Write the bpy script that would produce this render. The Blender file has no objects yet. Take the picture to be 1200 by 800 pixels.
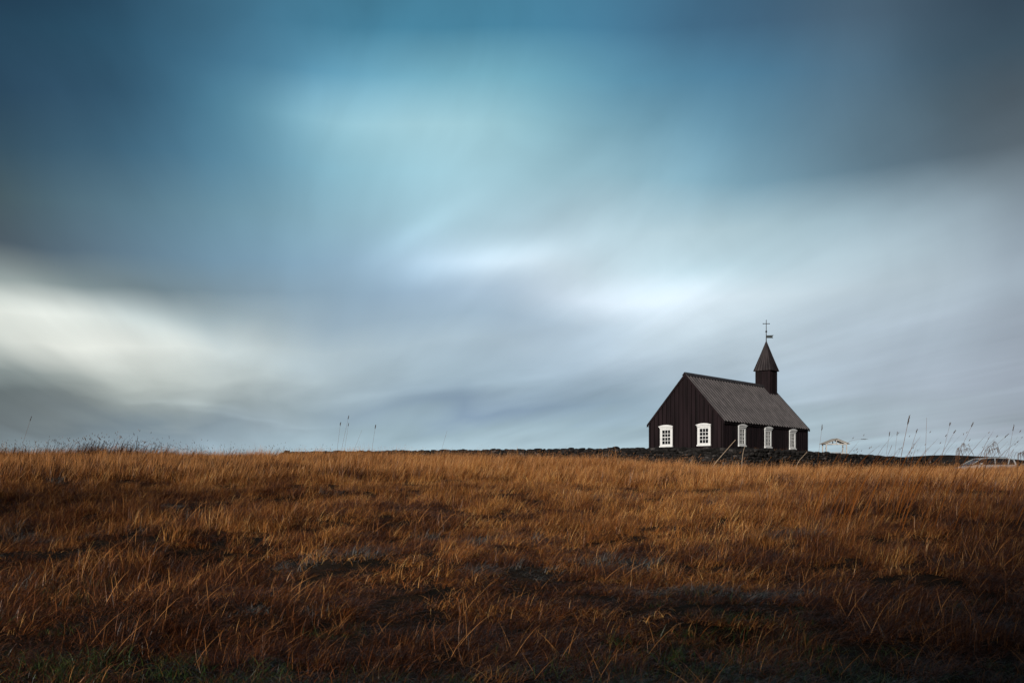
import bpy, bmesh, math, random
import numpy as np
from mathutils import Vector, Matrix

R = math.radians
rng = np.random.default_rng(7)
random.seed(7)
sc = bpy.context.scene
col = sc.collection
EYE = 2.2                      # eye level above the lowest part of the field
F, HY = 1200.0, 570.6          # focal length and horizon, in pixels of the 1200 px wide photograph


def at(px, py, Y):
    """point at depth Y that stands at this place of the photograph"""
    return Vector(((px - 600) / F * Y, Y, EYE + (HY - py) / F * Y))


# ------------------------------------------------------------------ helpers
def tag(o, label=None, cat=None, group=None, kind=None):
    if label: o['label'] = label
    if cat: o['category'] = cat
    if group: o['group'] = group
    if kind: o['kind'] = kind
    return o


def empty(name, loc, rz=0.0):
    o = bpy.data.objects.new(name, None)
    o.empty_display_size = .3
    o.location = loc
    o.rotation_euler = (0, 0, rz)
    col.objects.link(o)
    return o


def link_mesh(name, me, mat, parent=None, smooth=False):
    o = bpy.data.objects.new(name, me)
    col.objects.link(o)
    if mat is not None and not me.materials:
        me.materials.append(mat)
    if parent is not None:
        o.parent = parent
    if smooth:
        me.polygons.foreach_set('use_smooth', [True] * len(me.polygons))
    return o


def build(name, bm, mat, parent=None, smooth=False, recalc=True):
    if recalc:
        bmesh.ops.recalc_face_normals(bm, faces=bm.faces[:])
    me = bpy.data.meshes.new(name)
    bm.to_mesh(me)
    bm.free()
    return link_mesh(name, me, mat, parent, smooth)


def box(bm, x0, x1, y0, y1, z0, z1):
    vs = [bm.verts.new((x, y, z)) for x in (x0, x1) for y in (y0, y1) for z in (z0, z1)]
    for f in ((0, 1, 3, 2), (4, 6, 7, 5), (0, 4, 5, 1), (2, 3, 7, 6), (0, 2, 6, 4), (1, 5, 7, 3)):
        bm.faces.new([vs[i] for i in f])
    return vs


def prism(bm, pts, off):
    """closed solid: polygon pts (3D) swept by the vector off"""
    off = Vector(off)
    a = [bm.verts.new(p) for p in pts]
    b = [bm.verts.new(Vector(p) + off) for p in pts]
    n = len(a)
    bm.faces.new(a)
    bm.faces.new(b[::-1])
    for i in range(n):
        bm.faces.new((a[i], b[i], b[(i + 1) % n], a[(i + 1) % n]))


def tube(bm, pts, rad, n=6):
    """round bar through the points; rad a number or one per point"""
    pts = [Vector(p) for p in pts]
    rr = rad if isinstance(rad, (list, tuple)) else [rad] * len(pts)
    rings = []
    for i, p in enumerate(pts):
        d = (pts[min(i + 1, len(pts) - 1)] - pts[max(i - 1, 0)]).normalized()
        s = d.cross(Vector((0.13, 1, 0.07)) if abs(d.y) < .9 else Vector((1, 0, 0))).normalized()
        t = d.cross(s)
        rings.append([bm.verts.new(p + (s * math.cos(k * 2 * math.pi / n) + t * math.sin(k * 2 * math.pi / n)) * rr[i])
                      for k in range(n)])
    for a, b in zip(rings, rings[1:]):
        for k in range(n):
            bm.faces.new((a[k], a[(k + 1) % n], b[(k + 1) % n], b[k]))
    bm.faces.new(rings[0][::-1])
    bm.faces.new(rings[-1])


def vnoise(x, y, seed=0):
    """smooth value noise in -1..1"""
    xi = np.floor(x).astype(np.int64); yi = np.floor(y).astype(np.int64)
    fx = x - xi; fy = y - yi
    fx = fx * fx * (3 - 2 * fx); fy = fy * fy * (3 - 2 * fy)

    def h(a, b):
        n = (a * 374761393 + b * 668265263 + seed * 982451653) & 0x7fffffff
        n = ((n ^ (n >> 13)) * 1274126177) & 0x7fffffff
        return ((n ^ (n >> 16)) & 0xffff) / 32767.5 - 1
    return ((h(xi, yi) * (1 - fx) + h(xi + 1, yi) * fx) * (1 - fy)
            + (h(xi, yi + 1) * (1 - fx) + h(xi + 1, yi + 1) * fx) * fy)


# ------------------------------------------------------------------ materials
def srgb(c):
    return tuple(((v / 255 + .055) / 1.055) ** 2.4 if v / 255 > .04045 else v / 255 / 12.92 for v in c)


def new_mat(name):
    m = bpy.data.materials.new(name)
    m.use_nodes = True
    nt = m.node_tree
    b = nt.nodes['Principled BSDF']
    return m, nt, b


def noisy(name, c1, c2, scale=4.0, rough=.8, metallic=0.0, bump=0.0, bscale=30.0, stretch=None, spec=.5, detail=6):
    m, nt, b = new_mat(name)
    tc = nt.nodes.new('ShaderNodeTexCoord')
    src = tc.outputs['Object']
    if stretch:
        mp = nt.nodes.new('ShaderNodeMapping')
        mp.inputs['Scale'].default_value = stretch
        nt.links.new(src, mp.inputs['Vector'])
        src = mp.outputs['Vector']
    n = nt.nodes.new('ShaderNodeTexNoise')
    n.inputs['Scale'].default_value = scale
    n.inputs['Detail'].default_value = detail
    nt.links.new(src, n.inputs['Vector'])
    r = nt.nodes.new('ShaderNodeValToRGB')
    r.color_ramp.elements[0].position = .32
    r.color_ramp.elements[1].position = .68
    r.color_ramp.elements[0].color = (*c1, 1)
    r.color_ramp.elements[1].color = (*c2, 1)
    nt.links.new(n.outputs['Fac'], r.inputs['Fac'])
    nt.links.new(r.outputs['Color'], b.inputs['Base Color'])
    b.inputs['Roughness'].default_value = rough
    b.inputs['Metallic'].default_value = metallic
    b.inputs['Specular IOR Level'].default_value = spec
    if bump:
        n2 = nt.nodes.new('ShaderNodeTexNoise')
        n2.inputs['Scale'].default_value = bscale
        n2.inputs['Detail'].default_value = 5
        nt.links.new(src, n2.inputs['Vector'])
        bp = nt.nodes.new('ShaderNodeBump')
        bp.inputs['Strength'].default_value = bump
        bp.inputs['Distance'].default_value = .03
        nt.links.new(n2.outputs['Fac'], bp.inputs['Height'])
        nt.links.new(bp.outputs['Normal'], b.inputs['Normal'])
    return m


M = {}
M['board'] = noisy('tarred_board', (.0042, .0022, .0028), (.0150, .0080, .0098), 1.1, .7, 0, .25, 20, (3, 3, .25), .14)
M['joint_shade'] = noisy('joint_shade_black', (.0015, .001, .001), (.003, .002, .002), 3.0, .8, spec=.05)  # near-black wall core: shade of the open joints put into the colour
M['roof'] = noisy('corrugated_iron', (.034, .029, .030), (.076, .066, .067), 1.6, .55, .0, .08, 40, (1, 1, .5), .3)
M['valley'] = noisy('roof_trough_shade', (.010, .008, .008), (.024, .020, .020), 1.6, .6, .0, .08, 40, (1, 1, .5), .2)  # darker copy of the roof iron, painting rib shade into the troughs
M['spire'] = noisy('dark_shingled_iron', (.010, .007, .008), (.030, .023, .024), 2.2, .6, .0, .1, 30, (1, 1, .4), .25)
M['ridge'] = noisy('ridge_iron', (.030, .027, .030), (.060, .055, .058), 2.0, .5, .2, spec=.4)
M['white'] = noisy('white_paint', (.56, .57, .57), (.70, .70, .69), 7.0, .45, 0, .1, 50)
M['glass'] = noisy('window_glass', (.004, .005, .006), (.012, .013, .016), 3.0, .12, 0, .15, 6, spec=.08)
M['iron'] = noisy('black_iron', (.010, .010, .011), (.022, .021, .021), 8.0, .55, .3)
M['copper'] = noisy('grey_vane', (.018, .026, .028), (.035, .045, .046), 8.0, .5, .3)
M['base_stone'] = noisy('plinth_stone', (.10, .095, .09), (.22, .21, .20), 3.0, .9, 0, .6, 12)
M['gatewood'] = noisy('weathered_white_wood', (.34, .32, .30), (.48, .46, .43), 5.0, .7, 0, .3, 30)
M['gateroof'] = noisy('weathered_gate_cap', (.30, .27, .23), (.42, .38, .33), 5.0, .7, 0, .3, 30)
M['silver'] = noisy('silver_car_paint', (.22, .23, .24), (.28, .29, .30), 2.0, .25, .0)
M['blackcar'] = noisy('dark_car_paint', (.010, .010, .012), (.016, .016, .018), 2.0, .25, 0.0)
M['carglass'] = noisy('dark_car_glass', (.008, .009, .010), (.012, .013, .015), 2.0, .05)
M['rubber'] = noisy('tyre_rubber', (.012, .012, .012), (.022, .022, .022), 9.0, .85)
M['trim'] = noisy('black_plastic', (.012, .012, .012), (.02, .02, .02), 9.0, .6)


def stone_material():
    m, nt, b = new_mat('lichened_lava_stone')
    at_ = nt.nodes.new('ShaderNodeAttribute'); at_.attribute_name = 'tint'
    tc = nt.nodes.new('ShaderNodeTexCoord')
    n = nt.nodes.new('ShaderNodeTexNoise'); n.inputs['Scale'].default_value = 9; n.inputs['Detail'].default_value = 8
    nt.links.new(tc.outputs['Object'], n.inputs['Vector'])
    r = nt.nodes.new('ShaderNodeValToRGB')
    r.color_ramp.elements[0].position = .35; r.color_ramp.elements[0].color = (.45, .42, .42, 1)
    r.color_ramp.elements[1].position = .72; r.color_ramp.elements[1].color = (1.9, 1.85, 1.8, 1)
    nt.links.new(n.outputs['Fac'], r.inputs['Fac'])
    mx = nt.nodes.new('ShaderNodeMix'); mx.data_type = 'RGBA'; mx.blend_type = 'MULTIPLY'
    mx.inputs['Factor'].default_value = 1
    nt.links.new(at_.outputs['Color'], mx.inputs['A']); nt.links.new(r.outputs['Color'], mx.inputs['B'])
    nt.links.new(mx.outputs['Result'], b.inputs['Base Color'])
    b.inputs['Roughness'].default_value = .95
    b.inputs['Specular IOR Level'].default_value = .2
    bp = nt.nodes.new('ShaderNodeBump'); bp.inputs['Strength'].default_value = .9; bp.inputs['Distance'].default_value = .05
    n2 = nt.nodes.new('ShaderNodeTexNoise'); n2.inputs['Scale'].default_value = 22; n2.inputs['Detail'].default_value = 5
    nt.links.new(tc.outputs['Object'], n2.inputs['Vector'])
    nt.links.new(n2.outputs['Fac'], bp.inputs['Height']); nt.links.new(bp.outputs['Normal'], b.inputs['Normal'])
    return m


def grass_material(name, patches=True):
    """one colour per blade from the mesh, drifting between kinds over the field"""
    m, nt, b = new_mat(name)
    out = nt.nodes['Material Output']
    a = nt.nodes.new('ShaderNodeAttribute'); a.attribute_name = 'tint'
    colr = a.outputs['Color']
    if patches:
        g = nt.nodes.new('ShaderNodeNewGeometry')
        n = nt.nodes.new('ShaderNodeTexNoise'); n.inputs['Scale'].default_value = .45; n.inputs['Detail'].default_value = 4
        nt.links.new(g.outputs['Position'], n.inputs['Vector'])
        r = nt.nodes.new('ShaderNodeValToRGB')
        r.color_ramp.elements[0].position = .36; r.color_ramp.elements[0].color = (.66, .54, .47, 1)
        r.color_ramp.elements[1].position = .64; r.color_ramp.elements[1].color = (1.12, 1.06, 1.0, 1)
        nt.links.new(n.outputs['Fac'], r.inputs['Fac'])
        mx = nt.nodes.new('ShaderNodeMix'); mx.data_type = 'RGBA'; mx.blend_type = 'MULTIPLY'
        mx.inputs['Factor'].default_value = 1
        nt.links.new(colr, mx.inputs['A']); nt.links.new(r.outputs['Color'], mx.inputs['B'])
        colr = mx.outputs['Result']
    nt.links.new(colr, b.inputs['Base Color'])
    b.inputs['Roughness'].default_value = .42
    b.inputs['Specular IOR Level'].default_value = .35
    tr = nt.nodes.new('ShaderNodeBsdfTranslucent')
    nt.links.new(colr, tr.inputs['Color'])
    ms = nt.nodes.new('ShaderNodeMixShader'); ms.inputs['Fac'].default_value = .10
    nt.links.new(b.outputs['BSDF'], ms.inputs[1]); nt.links.new(tr.outputs['BSDF'], ms.inputs[2])
    nt.links.new(ms.outputs['Shader'], out.inputs['Surface'])
    return m


M['stone'] = stone_material()
M['grass'] = grass_material('dry_grass_blades')
M['turf'] = grass_material('turf_blades', False)
M['stem'] = noisy('dry_stem', (.10, .045, .020), (.19, .085, .036), 20, .8, spec=.1)
M['stem_pale'] = noisy('pale_dry_stem', (.26, .19, .13), (.40, .30, .21), 20, .7)
M['head'] = noisy('seed_head', (.030, .020, .016), (.070, .045, .034), 60, .8)
M['plume'] = noisy('plume_head', (.08, .045, .030), (.15, .09, .06), 40, .8)


def ground_material():
    m, nt, b = new_mat('peaty_ground')
    g = nt.nodes.new('ShaderNodeNewGeometry')
    n = nt.nodes.new('ShaderNodeTexNoise'); n.inputs['Scale'].default_value = 1.3; n.inputs['Detail'].default_value = 9
    nt.links.new(g.outputs['Position'], n.inputs['Vector'])
    r = nt.nodes.new('ShaderNodeValToRGB')
    r.color_ramp.elements[0].position = .3; r.color_ramp.elements[0].color = (.006, .005, .003, 1)
    r.color_ramp.elements[1].position = .75; r.color_ramp.elements[1].color = (.030, .016, .008, 1)
    nt.links.new(n.outputs['Fac'], r.inputs['Fac'])
    nt.links.new(r.outputs['Color'], b.inputs['Base Color'])
    b.inputs['Roughness'].default_value = 1
    b.inputs['Specular IOR Level'].default_value = .1
    bp = nt.nodes.new('ShaderNodeBump'); bp.inputs['Strength'].default_value = 1; bp.inputs['Distance'].default_value = .15
    n2 = nt.nodes.new('ShaderNodeTexNoise'); n2.inputs['Scale'].default_value = 5; n2.inputs['Detail'].default_value = 8
    nt.links.new(g.outputs['Position'], n2.inputs['Vector'])
    nt.links.new(n2.outputs['Fac'], bp.inputs['Height']); nt.links.new(bp.outputs['Normal'], b.inputs['Normal'])
    return m


M['ground'] = ground_material()

# ------------------------------------------------------------------ church placement (solved from the photograph)
CX, CY, YAW = 15.808, 76.712, .856
Z0 = EYE + 2.195
L, W = 14.383, 6.5
ZE, ZR = 2.78, 6.585
U = np.array([math.cos(YAW), math.sin(YAW)])
V = np.array([-math.sin(YAW), math.cos(YAW)])
CORNER = np.array([CX, CY]) - 6.0 * U - 5.0 * V       # near corner of the churchyard wall


# ------------------------------------------------------------------ ground
PY = np.array([-400, -30, -2, 8, 15, 25, 40, 55, 72, 90, 112, 160, 400, 4000.])
PZ = np.array([-2.2, -2.2, -2.2, -2.02, -1.36, -.65, .12, .78, 1.38, 1.72, 1.8, 1.2, -2, -20.])
XX = np.array([-400, -60, -34, 0, 8, 15, 28, 40, 70, 400.])
XZ = np.array([.62, .58, .48, .36, .0, -.45, -.62, -.60, -.8, -1.0])


def smooth_interp(t, a, b, w):
    return (np.interp(t - w, a, b) + np.interp(t - w / 2, a, b) + np.interp(t, a, b) + np.interp(t + w / 2, a, b) + np.interp(t + w, a, b)) / 5


def ground_z(x, y):
    x = np.asarray(x, float); y = np.asarray(y, float)
    z = smooth_interp(y, PY, PZ, 4.0)
    ramp = np.clip((y - 8) / 60, 0, 1)
    z = z + smooth_interp(x, XX, XZ, 3.0) * ramp
    near = np.clip(1 - (y - 90) / 60, 0, 1)
    z = z + near * (.16 * vnoise(x / 5.2, y / 4.1, 1) + .11 * vnoise(x / 2.3 + 7, y / 1.9, 2) + .055 * vnoise(x / .9, y / .8, 3))
    z = z + .26 * np.exp(-((x - 34) / 6) ** 2 - ((y - 70) / 5) ** 2)
    # a low rise on the right, a dip for the track where the cars stand, the churchyard made level, an added hill behind the camera
    z = z + .35 * np.exp(-((x - 10.5) / 3.5) ** 2 - ((y - 22) / 6) ** 2)
    z = z - .32 * np.exp(-((x - 40) / 5.5) ** 4 - ((y - 82) / 5.0) ** 4)
    dx, dy = x - CORNER[0], y - CORNER[1]
    a = dx * U[0] + dy * U[1]; b = dx * V[0] + dy * V[1]
    inside = np.clip(np.minimum(np.minimum(a, b) - .4, np.minimum(46 - a, 52 - b)) / 2.0, 0, 1)
    z = z * (1 - inside) + np.maximum(z, 2.0) * inside
    z = z + 4.5 * np.exp(-.5 * ((x - 66) / 15) ** 2 - .5 * ((y - 160) / 22) ** 2)
    # added hill out of view behind the camera, lower in its middle: it keeps the near grass out of the low sun
    hx = np.where(x < -38, (-38 - x) / 14, (x + 36) / 11)
    z = z + (20.7 + 8.6 * np.clip(hx, 0, 1) ** 1.3 + 1.0 * np.sin(x / 3.1)) * np.exp(-((y + 75) / 24) ** 2) * np.exp(-(x / 190) ** 4)
    return z + EYE


def axis(lo, hi, step, far, grow):
    a = list(np.arange(lo, hi + 1e-6, step))
    s = step; v = hi
    while v < far:
        s *= grow; v += s; a.append(v)
    s = step; v = lo
    while v > -far:
        s *= grow; v -= s; a.insert(0, v)
    return np.array(a)


gx = axis(-48, 50, .45, 2500, 1.16)
gy = axis(2, 116, .4, 3000, 1.16)
gy = np.concatenate([gy[gy < -130], np.arange(-128, 1.6, 2.0), gy[gy >= 1.9]])
GX, GY = np.meshgrid(gx, gy)
GZ = ground_z(GX, GY)
nx, ny = len(gx), len(gy)
idx = np.arange(nx * ny).reshape(ny, nx)
faces = np.stack([idx[:-1, :-1], idx[:-1, 1:], idx[1:, 1:], idx[1:, :-1]], -1).reshape(-1, 4)
me = bpy.data.meshes.new('ground')
me.from_pydata(np.stack([GX, GY, GZ], -1).reshape(-1, 3).tolist(), [], faces.tolist())
g = link_mesh('ground', me, M['ground'], smooth=True)
tag(g, kind='structure')

# ------------------------------------------------------------------ grass tufts
SEG = 5


def tuft_mesh(name, n, rad, length, lean, curl, width, palette, mat, heads=0.0, head_col=None, spread=.55, flop=0.0, head_scale=1.0, seg=SEG, stalks=0.0):
    """n blades rooted in a disc, combed by the wind towards +x"""
    vs, fs, cs = [], [], []
    for _ in range(n):
        rr = rad * math.sqrt(random.random()); aa = random.random() * 2 * math.pi
        p = Vector((rr * math.cos(aa), rr * math.sin(aa), -.04))
        az = random.gauss(0, spread)
        if random.random() < .22: az = random.uniform(-math.pi, math.pi)
        ln = length * random.uniform(.5, 1.15)
        th = max(0.02, random.gauss(lean, .16))
        cu = max(0.0, random.gauss(curl, curl * .5))
        c = palette[random.randrange(len(palette))]
        j = random.uniform(.75, 1.25)
        c = (c[0] * j, c[1] * j * random.uniform(.9, 1.1), c[2] * j, 1)
        if random.random() < stalks:                 # taller bleached flower stalks
            ln = length * random.uniform(1.25, 1.75); cu *= .35
            c = random.choice(((.50, .24, .08), (.36, .16, .05), (.58, .33, .14)))
            c = (*c, 1)
        if random.random() < flop: th += random.uniform(.5, 1.0)
        w = width * random.uniform(.6, 1.3)
        tw = random.uniform(-.9, .9)
        has_head = random.random() < heads
        side0 = Vector((-math.sin(az + tw), math.cos(az + tw), random.uniform(-.3, .3))).normalized()
        b0 = len(vs)
        ds = ln / seg
        for k in range(seg + 1):
            t = k / seg
            wk = w * (1 - t ** 1.8) * .5 + .0006
            if has_head: wk = max(w * .32, .0012)
            vs.append(p - side0 * wk); vs.append(p + side0 * wk)
            cs += [c, c]
            if k:
                i = b0 + 2 * k
                fs.append((i - 2, i - 1, i + 1, i))
            ang = th + cu * (t ** 1.4)
            ang = min(ang, 2.7)
            d = Vector((math.cos(az) * math.sin(ang), math.sin(az) * math.sin(ang), math.cos(ang)))
            p = p + d * ds
        if has_head:
            hc = head_col[random.randrange(len(head_col))]
            hl = random.uniform(.06, .12) * head_scale; hw = random.uniform(.006, .011) * head_scale
            up = d.cross(side0).normalized()
            for s in (side0, up):
                b1 = len(vs)
                vs += [p, p + d * hl * .4 + s * hw, p + d * hl, p + d * hl * .4 - s * hw]
                cs += [(*hc, 1)] * 4
                fs.append((b1, b1 + 1, b1 + 2, b1 + 3))
    me = bpy.data.meshes.new(name)
    me.from_pydata([tuple(v) for v in vs], [], fs)
    ca = me.color_attributes.new('tint', 'FLOAT_COLOR', 'POINT')
    ca.data.foreach_set('color', np.array(cs, np.float32).ravel())
    me.materials.append(mat)
    return me


GOLD = [(0.477, 0.216, 0.0546), (0.394, 0.165, 0.0378), (0.311, 0.119, 0.0273), (0.581, 0.294, 0.0893), (0.207, 0.075, 0.0179), (0.145, 0.050, 0.0115), (0.685, 0.431, 0.1785), (0.093, 0.032, 0.0074), (0.352, 0.142, 0.0336)]
RUST = [(0.230, 0.081, 0.0190), (0.163, 0.054, 0.0120), (0.106, 0.033, 0.0080), (0.307, 0.120, 0.0320), (0.067, 0.021, 0.0050), (0.480, 0.249, 0.0900), (0.125, 0.040, 0.0090), (0.048, 0.016, 0.0040)]
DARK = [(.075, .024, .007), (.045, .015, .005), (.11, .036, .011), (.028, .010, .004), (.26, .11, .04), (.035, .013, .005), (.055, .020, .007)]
GREEN = [(0.027, 0.054, 0.0112), (0.018, 0.037, 0.0084), (0.042, 0.075, 0.0154), (0.030, 0.031, 0.0112), (0.075, 0.099, 0.0280), (0.120, 0.068, 0.0196), (0.015, 0.020, 0.0084)]
GREY = [(.12, .12, .115), (.07, .07, .068), (.19, .185, .17), (.035, .033, .03), (.09, .05, .03), (.14, .06, .02)]
HEADC = [(.34, .16, .06), (.26, .11, .04), (.42, .24, .11)]


def make_collection(name, metas):
    c = bpy.data.collections.new(name)
    for i, me in enumerate(metas):
        o = bpy.data.objects.new('%s_tuft_%02d' % (name, i), me)
        c.objects.link(o)
    return c


def scatter_nodes(collection):
    ng = bpy.data.node_groups.new('scatter_' + collection.name, 'GeometryNodeTree')
    ng.interface.new_socket('Geometry', in_out='INPUT', socket_type='NodeSocketGeometry')
    ng.interface.new_socket('Geometry', in_out='OUTPUT', socket_type='NodeSocketGeometry')
    N = ng.nodes
    gi = N.new('NodeGroupInput'); go = N.new('NodeGroupOutput')
    ci = N.new('GeometryNodeCollectionInfo')
    ci.inputs['Collection'].default_value = collection
    ci.inputs['Separate Children'].default_value = True
    ci.inputs['Reset Children'].default_value = True
    ip = N.new('GeometryNodeInstanceOnPoints')
    ip.inputs['Pick Instance'].default_value = True

    def attr(name, t):
        a = N.new('GeometryNodeInputNamedAttribute'); a.data_type = t
        a.inputs['Name'].default_value = name
        return a.outputs['Attribute']
    ng.links.new(gi.outputs[0], ip.inputs['Points'])
    ng.links.new(ci.outputs[0], ip.inputs['Instance'])
    ng.links.new(attr('idx', 'INT'), ip.inputs['Instance Index'])
    ng.links.new(attr('rot', 'FLOAT_VECTOR'), ip.inputs['Rotation'])
    ng.links.new(attr('scl', 'FLOAT_VECTOR'), ip.inputs['Scale'])
    ng.links.new(ip.outputs[0], go.inputs[0])
    return ng


def scatter(name, pts, idx, rot, scl, collection):
    me = bpy.data.meshes.new(name)
    n = len(pts)
    me.vertices.add(n)
    me.vertices.foreach_set('co', np.asarray(pts, np.float32).ravel())
    a = me.attributes.new('idx', 'INT', 'POINT'); a.data.foreach_set('value', np.asarray(idx, np.int32))
    a = me.attributes.new('rot', 'FLOAT_VECTOR', 'POINT'); a.data.foreach_set('vector', np.asarray(rot, np.float32).ravel())
    a = me.attributes.new('scl', 'FLOAT_VECTOR', 'POINT'); a.data.foreach_set('vector', np.asarray(scl, np.float32).ravel())
    me.update()
    o = bpy.data.objects.new(name, me)
    col.objects.link(o)
    md = o.modifiers.new('scatter', 'NODES')
    md.node_group = scatter_nodes(collection)
    return o


near_p = []
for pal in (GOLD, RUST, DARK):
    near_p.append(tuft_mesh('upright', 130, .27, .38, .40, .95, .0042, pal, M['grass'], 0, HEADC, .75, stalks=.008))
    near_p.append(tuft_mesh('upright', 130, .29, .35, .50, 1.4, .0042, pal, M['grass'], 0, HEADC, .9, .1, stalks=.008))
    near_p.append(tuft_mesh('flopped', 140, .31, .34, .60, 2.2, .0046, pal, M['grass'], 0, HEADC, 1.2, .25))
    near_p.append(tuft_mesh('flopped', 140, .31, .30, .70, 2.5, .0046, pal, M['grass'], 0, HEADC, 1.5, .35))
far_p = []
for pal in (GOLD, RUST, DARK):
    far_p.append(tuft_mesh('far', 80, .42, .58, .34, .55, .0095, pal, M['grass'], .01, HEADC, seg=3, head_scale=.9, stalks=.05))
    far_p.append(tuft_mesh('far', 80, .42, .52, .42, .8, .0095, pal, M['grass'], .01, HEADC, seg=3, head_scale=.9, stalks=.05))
C_DRY = make_collection('dry', near_p + far_p + [
    tuft_mesh('wispy', 22, .40, 1.1, .40, .75, .026, DARK + RUST[:2], M['grass'], .45, [(.06, .035, .02), (.11, .06, .03)], .35, head_scale=1.5),
    tuft_mesh('wispy_sparse', 4, .30, 1.0, .17, .30, .0120, RUST[:4], M['grass'], .5, [(.08, .045, .025), (.13, .07, .035)], .5, head_scale=.42)])
C_TURF = make_collection('turf', [tuft_mesh('turf', 70, .26, .22, .5, 1.3, .0055, GREEN, M['turf'], 0, None, 1.6, .2, seg=4) for _ in range(3)]
                         + [tuft_mesh('turf', 60, .24, .26, .5, 1.4, .007, GREEN[:5], M['turf'], 0, None, 1.6, .2, seg=5)])
C_GREY = make_collection('silver', [tuft_mesh('silver', 75, .24, .34, .7, 1.6, .0075, GREY, M['turf'], 0, None, .8, .5) for _ in range(2)])


def candidates(y0, y1, per_m2):
    w = .62 * y1 + 3.5
    n = int(per_m2 * 2 * w * (y1 - y0))
    x = rng.uniform(-w, w, n); y = rng.uniform(y0, y1, n)
    k = np.abs(x) < .60 * y + 3
    return x[k], y[k]


def outside_yard(x, y, m=-.55):
    dx, dy = x - CORNER[0], y - CORNER[1]
    a = dx * U[0] + dy * U[1]; b = dx * V[0] + dy * V[1]
    return ~((a > m) & (b > m))


P, I, RO, S = [], [], [], []
TP, TI, TR, TS = [], [], [], []
KP, KI, KR, KS = [], [], [], []
for (y0, y1, dens, far) in ((5.5, 10, 16, 0), (10, 16, 15, 0), (16, 24, 12, 0), (24, 36, 8.5, 0), (36, 55, 6, 1), (55, 104, 4.2, 1)):
    x, y = candidates(y0, y1, dens)
    k = outside_yard(x, y) & ~((np.abs(x - 40) < 5.5) & (np.abs(y - 82) < 3.2))
    x, y = x[k], y[k]
    n = len(x)
    z = ground_z(x, y)
    s = x / y
    # tuft colour: golden mid-slope, rust and dark at sides and front as painted shade
    big = vnoise(x / 6.5 + 3, y / 5.0, 11); mid = vnoise(x / 2.6, y / 2.2, 12); sm = vnoise(x / 1.1, y / .9, 13)
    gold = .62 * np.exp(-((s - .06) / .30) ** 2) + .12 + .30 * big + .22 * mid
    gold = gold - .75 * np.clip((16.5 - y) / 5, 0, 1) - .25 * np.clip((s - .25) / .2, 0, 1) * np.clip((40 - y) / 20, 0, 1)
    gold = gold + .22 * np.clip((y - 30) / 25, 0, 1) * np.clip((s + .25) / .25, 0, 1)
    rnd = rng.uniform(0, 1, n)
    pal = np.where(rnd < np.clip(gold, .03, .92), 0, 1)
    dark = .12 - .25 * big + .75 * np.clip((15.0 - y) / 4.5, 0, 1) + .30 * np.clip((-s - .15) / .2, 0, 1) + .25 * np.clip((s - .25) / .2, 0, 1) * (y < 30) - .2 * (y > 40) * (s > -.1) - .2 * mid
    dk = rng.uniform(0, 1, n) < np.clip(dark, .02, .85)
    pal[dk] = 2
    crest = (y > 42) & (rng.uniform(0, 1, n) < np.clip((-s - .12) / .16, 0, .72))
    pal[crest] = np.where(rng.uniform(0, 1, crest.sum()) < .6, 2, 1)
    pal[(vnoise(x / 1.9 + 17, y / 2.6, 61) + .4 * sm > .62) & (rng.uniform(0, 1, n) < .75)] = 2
    flop = rng.uniform(0, 1, n) < np.clip(.30 + .6 * np.clip((25 - y) / 10, 0, 1) + .3 * mid, .05, .92)
    green = np.clip(.55 * (12.2 - y) / 2.4 + .55 * mid + .2 * big + .15 * (s < -.15), 0, .72)
    isg = rng.uniform(0, 1, n) < green
    hollow = (vnoise(x / 2.0 + 9, y / 1.5, 21) + .5 * sm) < -.62        # bare hollows between the tussocks
    grey = (vnoise(x / 1.7 + 31, y / 1.3, 31) + .35 * vnoise(x / 5 + 1, y / 4, 32) > .70 - .10 * (y < 19)) & (y < 42) & (s < .3)
    tus = vnoise(x / .75, y / .95, 43)
    hs = np.clip(.88 + .24 * vnoise(x / 2.2, y / 1.8, 41) + .14 * big + .26 * tus, .4, 1.5) * (1 - .22 * np.clip((14 - y) / 5, 0, 1))
    hs = hs * rng.uniform(.82, 1.15, n)
    rot = np.stack([rng.normal(0, .10, n), rng.normal(0, .10, n), rng.normal(0, .38, n)], 1)
    scl = np.stack([np.ones(n), np.ones(n), hs], 1) * rng.uniform(.9, 1.15, n)[:, None]
    p3 = np.stack([x, y, z], 1)
    if far:
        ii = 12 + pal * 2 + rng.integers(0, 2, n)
        keep = ~(grey & (rng.uniform(0, 1, n) < .75)) & ~(hollow & (rng.uniform(0, 1, n) < .35))
    else:
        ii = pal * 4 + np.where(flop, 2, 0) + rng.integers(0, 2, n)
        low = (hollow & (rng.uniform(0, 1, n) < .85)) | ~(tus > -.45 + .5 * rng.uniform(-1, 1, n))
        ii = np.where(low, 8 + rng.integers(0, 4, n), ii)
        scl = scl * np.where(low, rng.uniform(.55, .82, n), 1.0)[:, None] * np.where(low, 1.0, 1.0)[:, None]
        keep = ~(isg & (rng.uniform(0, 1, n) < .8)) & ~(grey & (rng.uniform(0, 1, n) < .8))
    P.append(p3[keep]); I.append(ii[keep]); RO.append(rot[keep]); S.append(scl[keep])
    if y0 < 16:
        t = (isg | (hollow & (rng.uniform(0, 1, n) < .35) & (y < 16)))
        TP.append(p3[t]); TI.append(rng.integers(0, 4, t.sum())); TR.append(rot[t] * [1, 1, 6]); TS.append(scl[t])
    gk = grey & (rng.uniform(0, 1, n) < .8)
    KP.append(p3[gk]); KI.append(rng.integers(0, 2, gk.sum())); KR.append(rot[gk] * [1, 1, 2]); KS.append(scl[gk])
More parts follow.
